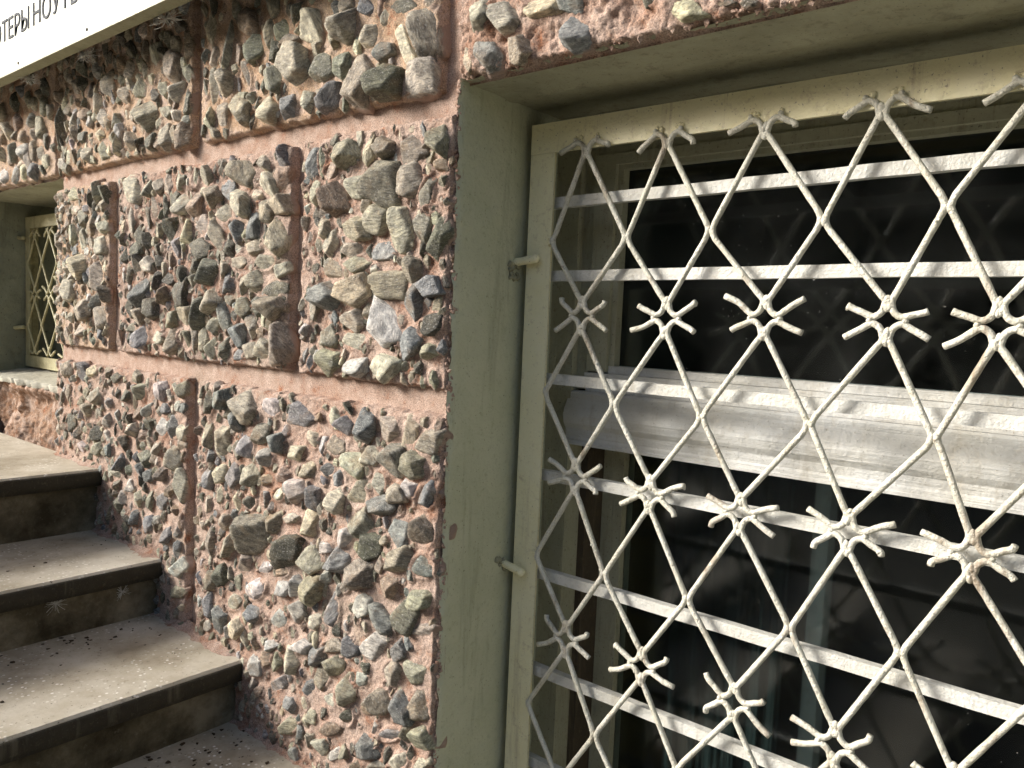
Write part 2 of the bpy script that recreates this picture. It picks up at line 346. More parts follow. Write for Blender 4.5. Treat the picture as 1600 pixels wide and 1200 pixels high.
# ---------------------------------------------------------------- stones
STONES = "2047,559,29,23,93,g;2168,560,22,16,119,b;2250,581,22,19,149,g;2291,556,22,13,129,l;1966,516,26,21,115,l;1989,585,23,16,85,p;1939,571,24,16,83,y;1875,607,25,15,100,g;1817,582,24,14,70,l;1758,606,22,13,100,g;1724,583,24,12,70,g;1742,545,40,28,156,g;1874,558,23,11,96,g;1884,518,27,18,150,g;1851,457,33,30,115,g;1926,465,21,16,71,l;1821,494,16,12,158,d;1775,501,17,12,109,l;1710,489,22,18,89,l;1670,460,32,14,94,d;1674,522,20,14,106,e;1668,579,30,12,95,p;2132,520,26,18,153,l;2284,502,20,13,100,l;2203,500,26,15,163,p;2022,465,24,18,147,g;2095,477,22,15,105,l;1774,451,25,11,165,l;1721,437,20,13,158,l;2217,624,31,15,156,e;2084,643,24,15,104,d;1939,616,22,16,131,d;1711,633,22,15,139,d;1985,655,20,15,128,d;2153,645,20,15,118,g;1823,630,19,14,115,p;1764,653,17,13,127,d;1572,589,31,18,80,g;1511,549,49,19,81,l;1564,527,22,15,106,g;1560,474,35,14,86,g;1511,468,28,22,104,l;1468,520,17,14,54,p;1415,523,25,18,89,e;1444,477,31,13,112,d;1436,582,35,24,151,p;1483,613,22,15,111,g;1352,586,19,15,111,g;1322,537,23,21,40,e;1297,513,20,17,23,g;1229,528,32,24,104,l;1340,453,26,22,149,e;1268,461,41,32,163,g;1296,397,25,21,107,b;1236,394,24,15,116,l;1366,399,32,23,154,y;1453,405,32,22,154,g;1525,411,26,18,103,g;1580,411,20,16,119,l;1361,545,29,15,99,y;1643,472,23,9,94,d;1644,521,23,14,100,e;1462,436,20,12,161,g;1573,633,21,14,111,d;1161,545,16,10,91,b;1137,538,15,14,76,l;1077,530,21,13,156,b;994,512,39,11,166,d;1130,504,25,24,46,l;1168,493,18,12,94,g;1064,478,20,20,148,l;1130,443,23,19,68,e;1188,451,24,20,50,e;1027,447,21,17,160,b;978,451,44,12,122,l;929,462,39,29,113,g;935,390,32,25,14,l;1017,393,33,25,180,d;1088,396,42,32,96,g;1167,397,26,20,68,b;2311,407,24,15,97,l;2094,400,30,26,115,g;2176,396,22,16,102,l;2007,407,29,15,95,l;1936,404,22,18,143,g;1839,397,30,21,155,d;1763,393,26,21,143,l;1686,384,27,21,115,p;2216,447,19,14,150,e;2113,442,20,14,156,y;2269,301,28,15,169,y;2175,292,21,13,119,d;2124,299,27,19,99,g;2074,293,21,16,100,d;2026,281,26,19,99,g;1923,284,34,24,118,l;1847,286,22,20,105,l;1796,289,19,15,91,g;1751,290,24,15,96,g;1703,291,19,16,135,l;1933,219,38,22,102,l;1846,221,26,13,108,d;1815,232,27,15,93,g;1765,243,27,11,100,d;1723,241,26,15,77,d;1683,233,23,21,171,l;2258,261,17,11,168,y;2214,234,18,18,168,g;2067,239,16,14,152,d;2073,207,23,15,172,l;2155,211,25,21,105,p;2275,194,26,17,93,l;1894,176,23,18,40,d;1845,164,19,18,131,d;1784,186,21,15,96,l;1734,189,25,19,63,d;1714,145,21,19,120,b;2221,175,27,20,56,l;2104,166,25,21,102,l;2030,160,22,12,92,g;1667,181,30,18,93,y;1904,144,21,15,173,d;1798,141,15,13,165,d;1638,292,22,14,97,l;1583,290,24,20,150,g;1441,284,40,28,166,g;1492,254,22,19,151,b;1370,298,19,14,148,g;1310,298,20,18,114,b;1281,263,23,20,167,p;1350,253,27,22,158,l;1394,240,17,15,128,y;1558,245,28,23,172,g;1623,236,26,21,76,p;1447,227,27,23,176,l;1507,209,28,21,170,l;1296,213,30,19,167,g;1359,203,23,20,150,g;1403,182,30,18,62,b;1465,168,24,17,96,b;1350,153,15,13,110,d;1301,151,33,25,110,g;1543,165,34,22,130,g;1604,192,24,15,173,l;1492,136,17,14,162,d;1405,134,24,14,172,y;1607,140,32,18,176,d;1562,378,16,11,161,g;1213,286,29,19,108,b;1204,230,27,14,95,y;1187,286,27,11,94,e;1118,291,34,22,167,g;1158,262,21,16,170,p;1061,285,25,15,78,y;1017,288,22,22,115,g;957,279,33,25,164,g;1009,231,38,38,111,g;950,228,35,32,37,l;1083,228,35,25,165,l;1144,212,38,27,135,p;1033,173,28,24,160,g;974,152,39,29,100,l;914,205,26,16,68,l;887,283,23,19,123,g;883,247,15,10,167,p;1092,156,44,22,173,g;1159,136,23,16,64,l;921,151,26,18,108,g;886,131,28,19,66,d;1173,161,22,15,97,y;1093,121,24,17,175,l;1017,115,27,18,175,b;2220,110,28,24,95,y;2115,84,36,27,92,g;2077,38,23,21,138,d;2115,13,19,18,82,d;2206,0,35,27,4,g;2102,-22,31,27,17,l;2226,-60,22,16,7,l;2296,45,29,24,89,l;1997,-75,23,12,74,p;2324,13,13,12,6,d;1903,113,26,20,174,d;1844,110,24,16,176,l;1942,88,26,19,92,g;1878,44,33,27,51,b;1802,72,21,18,78,d;1741,74,18,16,7,d;1938,8,25,12,90,d;1885,-12,22,20,78,g;1816,5,28,26,137,d;1729,-15,21,18,6,e;1667,-6,27,23,89,y;1873,-62,26,25,44,b;1794,-59,27,15,5,l;1934,-73,15,14,60,d;1688,81,23,21,102,d;1770,43,21,20,94,p;1683,41,32,23,52,d;1723,-66,23,19,36,l;1661,-61,24,18,88,g;1792,114,15,13,168,d;1934,-39,14,14,64,g;2309,-168,25,20,76,y;2211,-162,28,25,19,b;2145,-163,19,15,21,y;2014,-170,29,15,12,e;1899,-159,21,14,12,g;2266,-192,21,12,11,d;2063,-160,16,13,20,g;1579,85,31,22,24,d;1516,93,20,17,174,g;1502,64,25,20,177,b;1556,28,31,25,1,g;1617,-5,31,23,68,d;1508,-9,26,17,91,b;1548,-24,17,15,6,l;1451,107,24,14,177,g;1475,101,12,9,176,g;1396,72,20,19,149,g;1442,60,24,19,68,l;1356,105,35,16,3,l;1305,88,24,15,6,l;1325,53,32,17,6,d;1432,14,24,22,122,g;1377,22,17,15,93,e;1489,33,15,11,0,g;1303,17,36,27,1,g;1363,-7,22,19,3,l;1333,-17,15,13,89,d;1296,-59,35,32,49,g;1361,-64,27,22,162,l;1406,-71,24,18,7,g;1408,-30,23,17,90,l;1446,-42,22,18,88,b;1457,-82,20,13,6,b;1506,-72,24,19,58,e;1557,-74,18,14,87,l;1593,-55,30,13,98,g;1629,-61,27,14,90,g;1370,-33,13,11,53,p;1472,-2,15,11,91,d;1633,106,16,15,161,d;1202,21,24,14,92,l;1142,88,33,18,172,g;1084,50,39,27,178,y;1161,39,36,28,178,b;996,60,38,29,3,g;1080,96,29,17,177,g;943,84,23,20,106,g;897,60,24,17,177,b;937,30,34,22,104,b;1009,-5,44,39,160,w;889,2,20,18,178,d;944,-34,30,24,41,b;1085,-2,27,19,1,l;1086,-35,36,17,3,l;1155,-34,25,19,9,g;1153,-77,32,21,5,g;1075,-81,36,22,3,w;1000,-75,29,23,6,l;894,-44,19,13,3,g;2273,-313,24,21,38,d;2184,-268,22,18,35,g;2061,-286,21,18,44,l;1954,-211,25,17,16,d;1871,-195,21,18,65,l;1776,-185,23,20,69,w;1716,-172,15,12,18,l;1663,-173,18,16,31,g;2112,-225,24,20,52,l;2056,-239,24,17,20,w;2191,-223,19,16,66,g;1760,-223,22,13,13,b;1696,-209,18,13,16,w;1892,-247,21,16,58,p;1942,-270,20,14,21,d;1837,-238,20,17,39,w;1831,-266,20,16,30,d;1769,-266,26,20,76,w;1714,-263,28,16,86,b;1661,-266,21,17,69,l;2118,-326,25,17,25,d;1919,-292,22,18,32,l;1964,-329,24,20,58,d;1869,-301,23,14,17,p;2117,-368,24,18,37,l;2217,-370,22,15,27,w;1799,-321,18,15,44,l;1693,-302,22,13,17,l;1707,-335,29,21,77,l;2048,-362,20,15,69,b;1987,-381,30,22,28,b;1851,-353,27,20,27,e;1834,-390,29,16,20,b;1766,-377,21,17,51,g;2004,-416,26,14,21,l;2016,-445,26,11,18,g;2016,-465,17,9,23,g;1934,-434,25,17,32,w;1888,-461,28,20,32,l;1730,-411,22,17,41,p;1770,-446,25,18,31,b;1828,-456,21,10,86,g;1667,-393,31,19,82,l;1997,-489,22,16,41,g;1647,-337,18,10,87,d;1662,-213,16,14,60,b;2309,-236,22,11,87,y;2323,-354,20,11,83,g;1563,-189,33,19,80,d;1507,-177,23,21,148,b;1457,-219,21,17,106,b;1509,-262,34,22,67,l;1565,-262,29,11,90,g;1418,-184,40,26,13,g;1331,-178,30,19,13,w;1236,-185,42,22,15,b;1363,-235,23,18,20,g;1411,-263,22,19,58,w;1451,-279,24,17,82,l;1314,-246,27,20,17,b;1247,-256,22,15,16,l;1198,-227,22,16,6,l;1342,-283,23,16,18,w;1203,-280,25,20,27,g;1402,-323,30,20,20,g;1461,-336,25,21,43,b;1511,-340,19,16,47,y;1562,-355,24,16,82,b;1341,-322,18,12,16,p;1287,-303,24,16,18,p;1559,-305,16,11,20,b;1347,-362,22,16,21,b;1300,-345,24,14,17,l;1238,-324,28,20,29,w;1396,-379,21,16,29,d;1447,-390,23,12,86,y;1565,-414,23,14,65,l;1514,-386,20,11,86,y;1188,-332,22,16,83,b;1131,-179,22,17,7,l;1100,-188,21,14,11,b;1048,-183,25,22,58,b;983,-178,25,21,15,l;932,-181,25,19,62,y;887,-189,25,19,51,l;922,-232,25,23,46,g;977,-228,27,24,145,e;1026,-233,23,18,23,l;1076,-251,31,23,22,l;1117,-288,23,18,39,b;1148,-273,17,13,18,b;1125,-229,28,17,12,g;1166,-229,18,13,86,w;1007,-274,21,18,67,l;963,-287,26,16,8,l;935,-277,20,15,19,w;892,-279,27,21,42,b;1059,-309,28,21,22,y;1003,-312,31,15,15,b;1118,-325,27,24,20,l;1743,-519,34,19,25,b;1650,-493,28,21,48,b;1837,-510,30,19,30,b;1910,-510,23,15,31,b;1667,-582,27,20,51,w;1666,-642,34,13,24,g;1630,-659,16,11,69,g;1652,-429,22,14,80,l;1704,-454,19,13,28,p;1495,-438,21,16,39,l;1379,-435,54,32,28,g;1316,-407,26,17,48,g;1261,-447,45,31,32,d;1192,-456,30,21,33,g;1554,-492,30,16,85,g;1489,-492,29,20,42,g;1419,-506,30,22,35,l;1342,-502,32,11,21,w;1280,-496,23,10,19,p;1547,-578,24,17,70,g;1500,-553,24,20,63,d;1442,-557,20,13,76,g;1374,-558,40,18,28,w;1282,-528,24,18,36,w;1237,-515,24,19,44,w;1190,-511,32,20,38,g;1555,-637,27,14,83,b;1453,-603,34,16,30,g;1377,-605,28,17,31,b;1510,-656,30,20,66,b;1558,-681,17,12,50,w;1291,-597,32,21,38,w;1232,-560,27,18,33,w;1178,-568,23,14,28,l;1447,-657,33,21,35,y;1260,-386,27,11,15,l;1205,-384,26,21,71,y;1057,-357,34,26,25,l;1100,-390,26,17,21,w;1027,-396,31,23,28,d;1117,-435,30,21,39,b;1053,-442,37,24,23,g;955,-351,28,20,112,b;894,-337,31,26,35,g;958,-399,32,20,20,g;894,-394,31,21,23,b;980,-449,26,20,22,p;896,-451,29,15,21,g;935,-491,27,22,41,e;988,-509,27,19,142,b;1039,-496,29,20,36,w;1122,-534,28,15,78,w;886,-504,30,11,18,l;1146,-476,16,12,68,w;1149,-418,19,11,22,w;1365,-712,26,22,46,w;1253,-663,30,24,108,l;1302,-681,22,15,68,g;1193,-703,23,16,54,b;1249,-754,22,16,34,b;1248,-795,32,14,33,y;1166,-630,22,16,39,b;1108,-632,33,18,25,g;1148,-665,27,16,46,g;1297,-731,39,12,32,w;1152,-803,26,15,35,l;1110,-801,21,10,33,w;1122,-754,31,13,27,p;1180,-753,18,13,41,l;1212,-625,31,15,24,w;1318,-653,26,11,25,w;1128,-600,34,11,20,g;1336,-687,22,14,54,p;1071,-587,21,16,66,b;1008,-564,36,18,31,w;945,-554,23,15,52,b;959,-594,27,20,32,g;890,-572,33,21,29,g;1036,-632,19,12,32,w;1085,-673,35,21,52,g;981,-651,30,22,43,g;930,-649,27,25,101,b;892,-629,29,22,51,g;1071,-714,21,15,60,d;960,-705,32,12,28,b;1022,-752,36,19,30,b;879,-688,27,23,58,g;936,-742,23,13,31,l;1022,-682,21,10,26,p;1124,-700,24,15,37,w;984,-770,27,11,26,g;875,-728,22,10,28,l;1049,-799,19,10,32,p;2803,587,25,16,102,y;2695,607,24,18,122,d;2687,552,26,22,142,p;2474,563,28,21,136,g;2497,507,33,21,100,y;2383,501,46,17,92,d;2376,572,21,15,139,p;2644,497,33,18,160,p;2619,451,28,22,137,w;2545,446,28,17,98,g;2398,422,34,21,97,e;2697,393,23,18,108,b;2628,390,27,16,96,y;2545,392,25,21,136,b;2714,461,26,18,102,e;2758,530,31,21,150,l;2750,442,24,19,140,p;2777,394,26,20,150,w;2458,407,23,17,105,l;2593,598,24,17,109,g;2458,605,24,15,102,d;2569,537,23,17,113,w;2804,513,21,15,114,p;2813,465,22,16,106,l;818,459,25,19,135,l;765,445,30,19,156,g;801,401,29,21,155,b;739,395,22,16,151,g;638,398,24,20,128,b;703,446,33,14,164,y;475,393,22,12,152,y;654,440,23,11,162,b;396,385,10,5,161,d;426,392,12,5,163,d;835,398,14,10,109,y"
stones = []
for e in STONES.split(';'):
    v = e.split(',')
    stones.append([-int(v[0]) / 1e3, int(v[1]) / 1e3, int(v[2]) / 1e3, int(v[3]) / 1e3, math.radians(int(v[4])), v[5]])
TONE = {'g': (.32, .29, .225), 'l': (.45, .415, .335), 'd': (.135, .128, .10), 'b': (.225, .23, .23), 'y': (.50, .45, .335),
        'p': (.31, .235, .18), 'w': (.47, .45, .42), 'e': (.215, .215, .165)}

ico_bm = bmesh.new(); bmesh.ops.create_icosphere(ico_bm, subdivisions=4, radius=1)
ICO_V = np.array([v.co[:] for v in ico_bm.verts]); ICO_F = np.array([[v.index for v in f.verts] for f in ico_bm.faces]); ico_bm.free()
ico_bm = bmesh.new(); bmesh.ops.create_icosphere(ico_bm, subdivisions=3, radius=1)
ICO_V3 = np.array([v.co[:] for v in ico_bm.verts]); ICO_F3 = np.array([[v.index for v in f.verts] for f in ico_bm.faces]); ico_bm.free()

FACE = .017                 # panels stand this far proud of the groove plane (y = 0)
def make_stone(rs, x, z, a, b, ang, tone, fine=True):
    V, F = (ICO_V, ICO_F) if fine else (ICO_V3, ICO_F3)
    ns = rs.integers(4, 7)
    an = (np.arange(ns) + rs.uniform(-.32, .32, ns)) * 2 * math.pi / ns + rs.uniform(0, 6.28)
    side = np.stack([np.cos(an), rs.uniform(-.75, -.02, ns), np.sin(an)], 1)           # broken flanks
    nf = rs.integers(1, 4)
    front = np.stack([rs.uniform(-.75, .75, nf), -np.ones(nf), rs.uniform(-.75, .75, nf)], 1)   # cleaved faces to the front
    back = rs.normal(size=(3, 3)); back[:, 1] = np.abs(back[:, 1])
    n = np.concatenate([side, front, back]); n /= np.linalg.norm(n, axis=1)[:, None]
    d = np.concatenate([rs.uniform(.72, .98, ns), rs.uniform(.50, .88, nf), rs.uniform(.8, 1., 3)])
    dots = V @ n.T
    with np.errstate(divide='ignore'):
        r = np.where(dots > .02, d / np.maximum(dots, .02), 9.)
    r = np.minimum(r, 1.32)
    k = 75.
    r = -np.log(np.exp(-k * r).sum(1) + math.exp(-k * 1.30)) / k      # soft minimum: facets with chipped edges
    P = V * r[:, None]
    off = rs.uniform(0, 100, 3)
    P = P * (1 + .05 * fbm(P * 2.2 + off, 3) + .05 * fbm(P * 6.5 + off, 4))[:, None]
    dep = min(a, b) * rs.uniform(1.05, 1.5)
    ca, sa = math.cos(ang), math.sin(ang)
    X = P[:, 0] * a * 1.22; Z = P[:, 2] * b * 1.22
    Y = P[:, 1] * dep
    X2 = X * ca - Z * sa; Z2 = X * sa + Z * ca
    tilt = rs.uniform(-.35, .35); tz = rs.uniform(-.3, .3)
    Y = Y + tilt * X2 * .6 + tz * Z2 * .6
    embed = rs.uniform(-.12, .30)
    yc = -FACE + dep * embed
    W = np.stack([x + X2, yc + Y, z + Z2 + H], 1)
    out = np.clip((-FACE - W[:, 1]) / .010, -1, 1)                 # height above the mortar
    return W, F, out

def in_rect(s, r): return r[0] - .004 < s[0] < r[1] + .004 and r[2] - .004 < s[1] < r[3] + .004
def fill_random(rs, rect, lst, rmin, rmax, gap, tries, tall=1.3):
    """extra broken stones in the bare spots between the listed ones"""
    tn = list('gggllddbwyep')
    for _ in range(tries):
        b = rs.uniform(rmin, rmax); a = b * rs.uniform(.6, .95)
        a, b = a, b * tall * rs.uniform(.7, 1.1)
        x = rs.uniform(rect[0] + a, rect[1] - a); z = rs.uniform(rect[2] + b, rect[3] - b)
        ok = True
        for s in lst:
            if math.hypot((x - s[0]), (z - s[1])) < (a + b) * .5 + (s[2] + s[3]) * .5 * gap: ok = False; break
        if ok: lst.append([x, z, a, b, rs.uniform(-.5, .5), tn[rs.integers(len(tn))]])

def panel(parent, rect, seed, step, fill, amp=1., fine=True, mat='mortar', label=None, sc=1., tk=1.):
    rs = np.random.default_rng(seed)
    lst = []
    for s in stones:
        if in_rect(s, rect):
            s = list(s); s[2] *= sc; s[3] *= sc; hx = max(abs(s[2] * math.cos(s[4])), abs(s[3] * math.sin(s[4]))); hz = max(abs(s[3] * math.cos(s[4])), abs(s[2] * math.sin(s[4])))
            s[0] = min(max(s[0], rect[0] + hx * 1.1), rect[1] - hx * 1.2); s[1] = min(max(s[1], rect[2] + hz * 1.05), rect[3] - hz * 1.05)
            lst.append(s)
    if fill: fill_random(rs, rect, lst, *fill)
    x0, x1, z0, z1 = rect
    m_ = .004
    nx = int((x1 - x0 + 2 * m_) / step) + 1; nz = int((z1 - z0 + 2 * m_) / step) + 1
    xs = np.linspace(x0 - m_, x1 + m_, nx); zs = np.linspace(z0 - m_, z1 + m_, nz)
    X, Z = np.meshgrid(xs, zs)
    P3 = np.stack([X, Z, X * 0 + seed], -1)
    e = np.minimum(np.minimum(X - x0, x1 - X), np.minimum(Z - z0, z1 - Z)) + .0045 * fbm(P3 * 60, 4)
    t = np.clip((e + .001) / .006, 0, 1); t = t * t * (3 - 2 * t)
    hgt = FACE + .0045 * amp * fbm(P3 * 22, 4) + .0022 * amp * fbm(P3 * 95, 3) + .0010 * amp * fbm(P3 * 300, 2)
    for s in lst:
        R = max(s[2], s[3]) * 1.7
        i0, i1 = np.searchsorted(xs, [s[0] - R, s[0] + R]); j0, j1 = np.searchsorted(zs, [s[1] - R, s[1] + R])
        if i1 <= i0 or j1 <= j0: continue
        dx = X[j0:j1, i0:i1] - s[0]; dz = Z[j0:j1, i0:i1] - s[1]
        ca, sa = math.cos(s[4]), math.sin(s[4])
        q = np.sqrt(((dx * ca + dz * sa) / s[2]) ** 2 + ((-dx * sa + dz * ca) / s[3]) ** 2)
        hgt[j0:j1, i0:i1] += rs.uniform(.0005, .0055) * np.exp(-((q - 1.0) / .25) ** 2)
    hgt = -.006 + (hgt + .006) * t
    hgt = np.where(X > x1, np.minimum(hgt, .002), hgt)
    v = np.stack([X.ravel(), -hgt.ravel(), Z.ravel() + H], 1)
    # z < wall plane hidden behind the groove plaster at the rim
    idx = np.arange(nx * nz).reshape(nz, nx)
    f = np.stack([idx[:-1, :-1].ravel(), idx[:-1, 1:].ravel(), idx[1:, 1:].ravel(), idx[1:, :-1].ravel()], 1)
    po = from_np('rusticated_panel', v, f, M[mat], parent, True)
    if label: po['label'] = label
    VV = []; FF = []; TT = []; DD = []; SS = []; n0 = 0
    for s in lst:
        W, F, out = make_stone(rs, *s[:5], s[5], fine)
        keep = out > -1
        c = np.array(TONE[s[5]]) * tk * rs.uniform(.78, 1.25) * (1 + rs.uniform(-.05, .05, 3))
        VV.append(W); FF.append(F + n0); n0 += len(W)
        TT.append(np.tile(np.append(c, 1), (len(W), 1))); DD.append(.62 - .5 * out + rs.uniform(-.12, .12)); SS.append(np.full(len(W), rs.uniform(0, 1)))
    if VV:
        so = from_np('embedded_stones', np.concatenate(VV), np.concatenate(FF), M['stone'], po, False)
        me = so.data
        a = me.color_attributes.new('tone', 'FLOAT_COLOR', 'POINT'); a.data.foreach_set('color', np.concatenate(TT).astype(np.float32).ravel())
        a = me.attributes.new('dirt', 'FLOAT', 'POINT'); a.data.foreach_set('value', np.concatenate(DD).astype(np.float32))
        a = me.attributes.new('seed', 'FLOAT', 'POINT'); a.data.foreach_set('value', np.concatenate(SS).astype(np.float32))
        me.polygons.foreach_set('use_smooth', [True] * len(me.polygons))
    return po

# ---------------------------------------------------------------- the wall
XL, XR = -.857, .47            # reveal edges of the big window
ZT, ZB = .374, -1.13
wall = empty('stone_wall', (-1.5, 0, -H), 'tall pink mortar wall set with broken grey stones in recessed courses', 'wall')
def groove_grid(rect, step, name='groove_plaster'):
    x0, x1, z0, z1 = rect
    nx = int((x1 - x0) / step) + 2; nz = int((z1 - z0) / step) + 2
    X, Z = np.meshgrid(np.linspace(x0, x1, nx), np.linspace(z0, z1, nz))
    P3 = np.stack([X * .35, Z, X * 0], -1)
    y = -.0010 * fbm(P3 * 60, 3) - .0007 * fbm(np.stack([X, Z, X * 0 + 3], -1) * 120, 3)
    v = np.stack([X.ravel(), y.ravel(), Z.ravel() + H], 1)
    idx = np.arange(nx * nz).reshape(nz, nx)
    f = np.stack([idx[:-1, :-1].ravel(), idx[:-1, 1:].ravel(), idx[1:, 1:].ravel(), idx[1:, :-1].ravel()], 1)
    return v, f
LX, LZT, LZB = -2.395, .358, -.215      # right edge, top and bottom of the small window opening
LXL = -3.13
parts = [((LX, XL, -H, .90), .006), ((-3.9, LX, LZT, .90), .012), ((-6.0, LXL, -H, .90), .03), ((XL, XR, ZT, .90), .008), ((XR, 1.6, -H, .90), .02)]
vv = []; ff = []; n0 = 0
for r_, st_ in parts:
    v, f = groove_grid(r_, st_); vv.append(v); ff.append(f + n0); n0 += len(v)
from_np('groove_plaster', np.concatenate(vv), np.concatenate(ff), M['groove'], wall, True)
# body of the wall behind the plaster
bm = bmesh.new()
box(bm, LX + .008, XL - .014, .006, .42, -H, .90)
box(bm, -6.0, LXL - .014, .006, .42, -H, .90)
box(bm, LXL - .014, LX + .008, .006, .42, LZT + .012, .90)
box(bm, XL - .014, XR + .014, .006, .42, ZT + .012, .90)
box(bm, XR + .014, 1.6, .006, .42, -H, .90)
box(bm, XL - .002, XR + .002, .02, .42, -H, ZB - .05)
from_bm('wall_core', bm, M['groove'], wall)
bm = bmesh.new(); box(bm, -6.05, 1.65, -.06, .46, .90, .97); from_bm('wall_cornice', bm, M['slab'], wall, bevel=.006)

gt, gb = .363, .327            # first course groove
ht, hb = -.106, -.144          # second course groove
TOP = .86
panel(wall, (-3.60, -2.406, gt, TOP), 11, .004, (.012, .024, .95, 500), fine=False, mat='mortar_warm_light')
panel(wall, (-2.380, -1.659, gt, TOP), 12, .003, (.008, .017, .85, 1400), mat='mortar_warm_light')
panel(wall, (-1.622, -.899, gt, TOP), 13, .003, (.007, .015, .92, 900), .8, mat='mortar_warm_light')
panel(wall, (-.862, XR + .03, ZT, TOP), 14, .003, (.008, .022, 1.1, 220), 3.0)
panel(wall, (-2.400, -2.062, ht, gb), 21, .003, (.007, .015, .85, 1200), mat='mortar_warm_light')
panel(wall, (-2.010, -1.284, ht, gb), 22, .003, (.006, .012, .85, 1800), tk=.92)
panel(wall, (-1.251, -.862, ht, gb), 23, .0025, (.006, .012, .9, 1200), sc=.92, tk=.92)
panel(wall, (-2.400, -1.662, -H, hb), 31, .003, (.007, .014, .92, 2500), sc=.92, tk=.85)
panel(wall, (-1.621, -.862, -H, hb), 32, .0025, (.006, .012, .93, 3500), sc=.94, tk=.88)
panel(wall, (XR + .02, 1.5, -H, TOP), 41, .007, (.012, .030, 1.0, 900), fine=False)

panel(wall, (-4.35, -3.17, -.46, .327), 42, .008, (.010, .024, .95, 900), fine=False)
panel(wall, (-5.9, -4.39, -.46, .327), 43, .012, (.012, .026, 1.0, 700), fine=False)
panel(wall, (-5.9, -3.64, gt, TOP), 44, .012, (.012, .026, 1.0, 800), fine=False)

# reveal of the big window: jamb, soffit, far jamb, sill, each a skim of painted plaster
def plaster_sheet(name, fn, nu, nv, mat, parent, amp=.0016):
    """fn(u, v) -> (point, normal)"""
    U, V = np.meshgrid(np.linspace(0, 1, nu), np.linspace(0, 1, nv))
    P, Nn = fn(U, V)
    d = amp * fbm(P * 30, 3) + amp * .5 * fbm(P * 110, 3)
    P = P + Nn * d[..., None]
    v = P.reshape(-1, 3) + np.array([0, 0, H])
    idx = np.arange(nu * nv).reshape(nv, nu)
    f = np.stack([idx[:-1, :-1].ravel(), idx[:-1, 1:].ravel(), idx[1:, 1:].ravel(), idx[1:, :-1].ravel()], 1)
    return from_np(name, v, f, mat, parent, True)
def lerp(a, b, t): return a + (b - a) * t
def jamb(x, side, z0, z1, y1, parent, mat, rag=.013):
    # u: depth from the face, v: height. The front edge is a ragged lip.
    def fn(U, V):
        z = lerp(z0, z1, V)
        y = lerp(-.012, y1, U)
        lip = np.exp(-U * 22)
        rx = side * rag * lip * (.6 + fbm(np.stack([z * 0, z, z * 0], -1) * 38, 4))
        roll = np.exp(-U * 45) * -.008 * side
        X = x + rx * .6 + roll
        Y = y - .004 * lip * fbm(np.stack([z, z * 0, z * 0 + 5], -1) * 60, 3)
        return np.stack([X, Y, z], -1), np.broadcast_to(np.array([side, 0., 0.]), X.shape + (3,))
    return plaster_sheet('window_jamb', fn, 60, 420, mat, parent, .0012)
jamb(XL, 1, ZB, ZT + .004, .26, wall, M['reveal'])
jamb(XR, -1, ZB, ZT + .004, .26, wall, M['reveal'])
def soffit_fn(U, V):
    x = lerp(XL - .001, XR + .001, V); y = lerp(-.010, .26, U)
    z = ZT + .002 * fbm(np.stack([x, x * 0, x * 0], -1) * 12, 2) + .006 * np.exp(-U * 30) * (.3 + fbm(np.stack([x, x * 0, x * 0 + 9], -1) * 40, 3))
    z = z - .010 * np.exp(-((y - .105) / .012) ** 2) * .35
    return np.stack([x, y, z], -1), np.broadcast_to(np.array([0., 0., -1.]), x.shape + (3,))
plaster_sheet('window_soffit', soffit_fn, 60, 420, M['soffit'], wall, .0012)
bm = bmesh.new(); box(bm, XL - .0, XR, -.045, .26, ZB - .04, ZB); from_bm('window_sill', bm, M['slab'], wall, bevel=.004)

# ragged crust of broken mortar where the stonework meets the smooth reveal
def crust(parent, rs, a, b, n, rad, axis):
    bm = bmesh.new()
    for i in range(n):
        t = rs.uniform(0, 1); p = [lerp(a[k], b[k], t) for k in range(3)]
        p[0] += rs.uniform(-.004, .003) if axis == 'z' else 0
        p[2] += rs.uniform(-.003, .004) if axis == 'x' else 0
        p[1] += rs.uniform(-.006, .004)
        blob(bm, p, rs.uniform(rad * .4, rad), rs, 1, .35, (1, .8, rs.uniform(.7, 1.6)))
    return from_bm('mortar_crust', bm, M['mortar'], parent)
rs = np.random.default_rng(5)
crust(wall, rs, (XL - .007, -.006, ZB), (XL - .006, -.006, ZT), 900, .0052, 'z')
crust(wall, rs, (XL, -.006, ZT + .007), (XR, -.006, ZT + .006), 900, .0058, 'x')

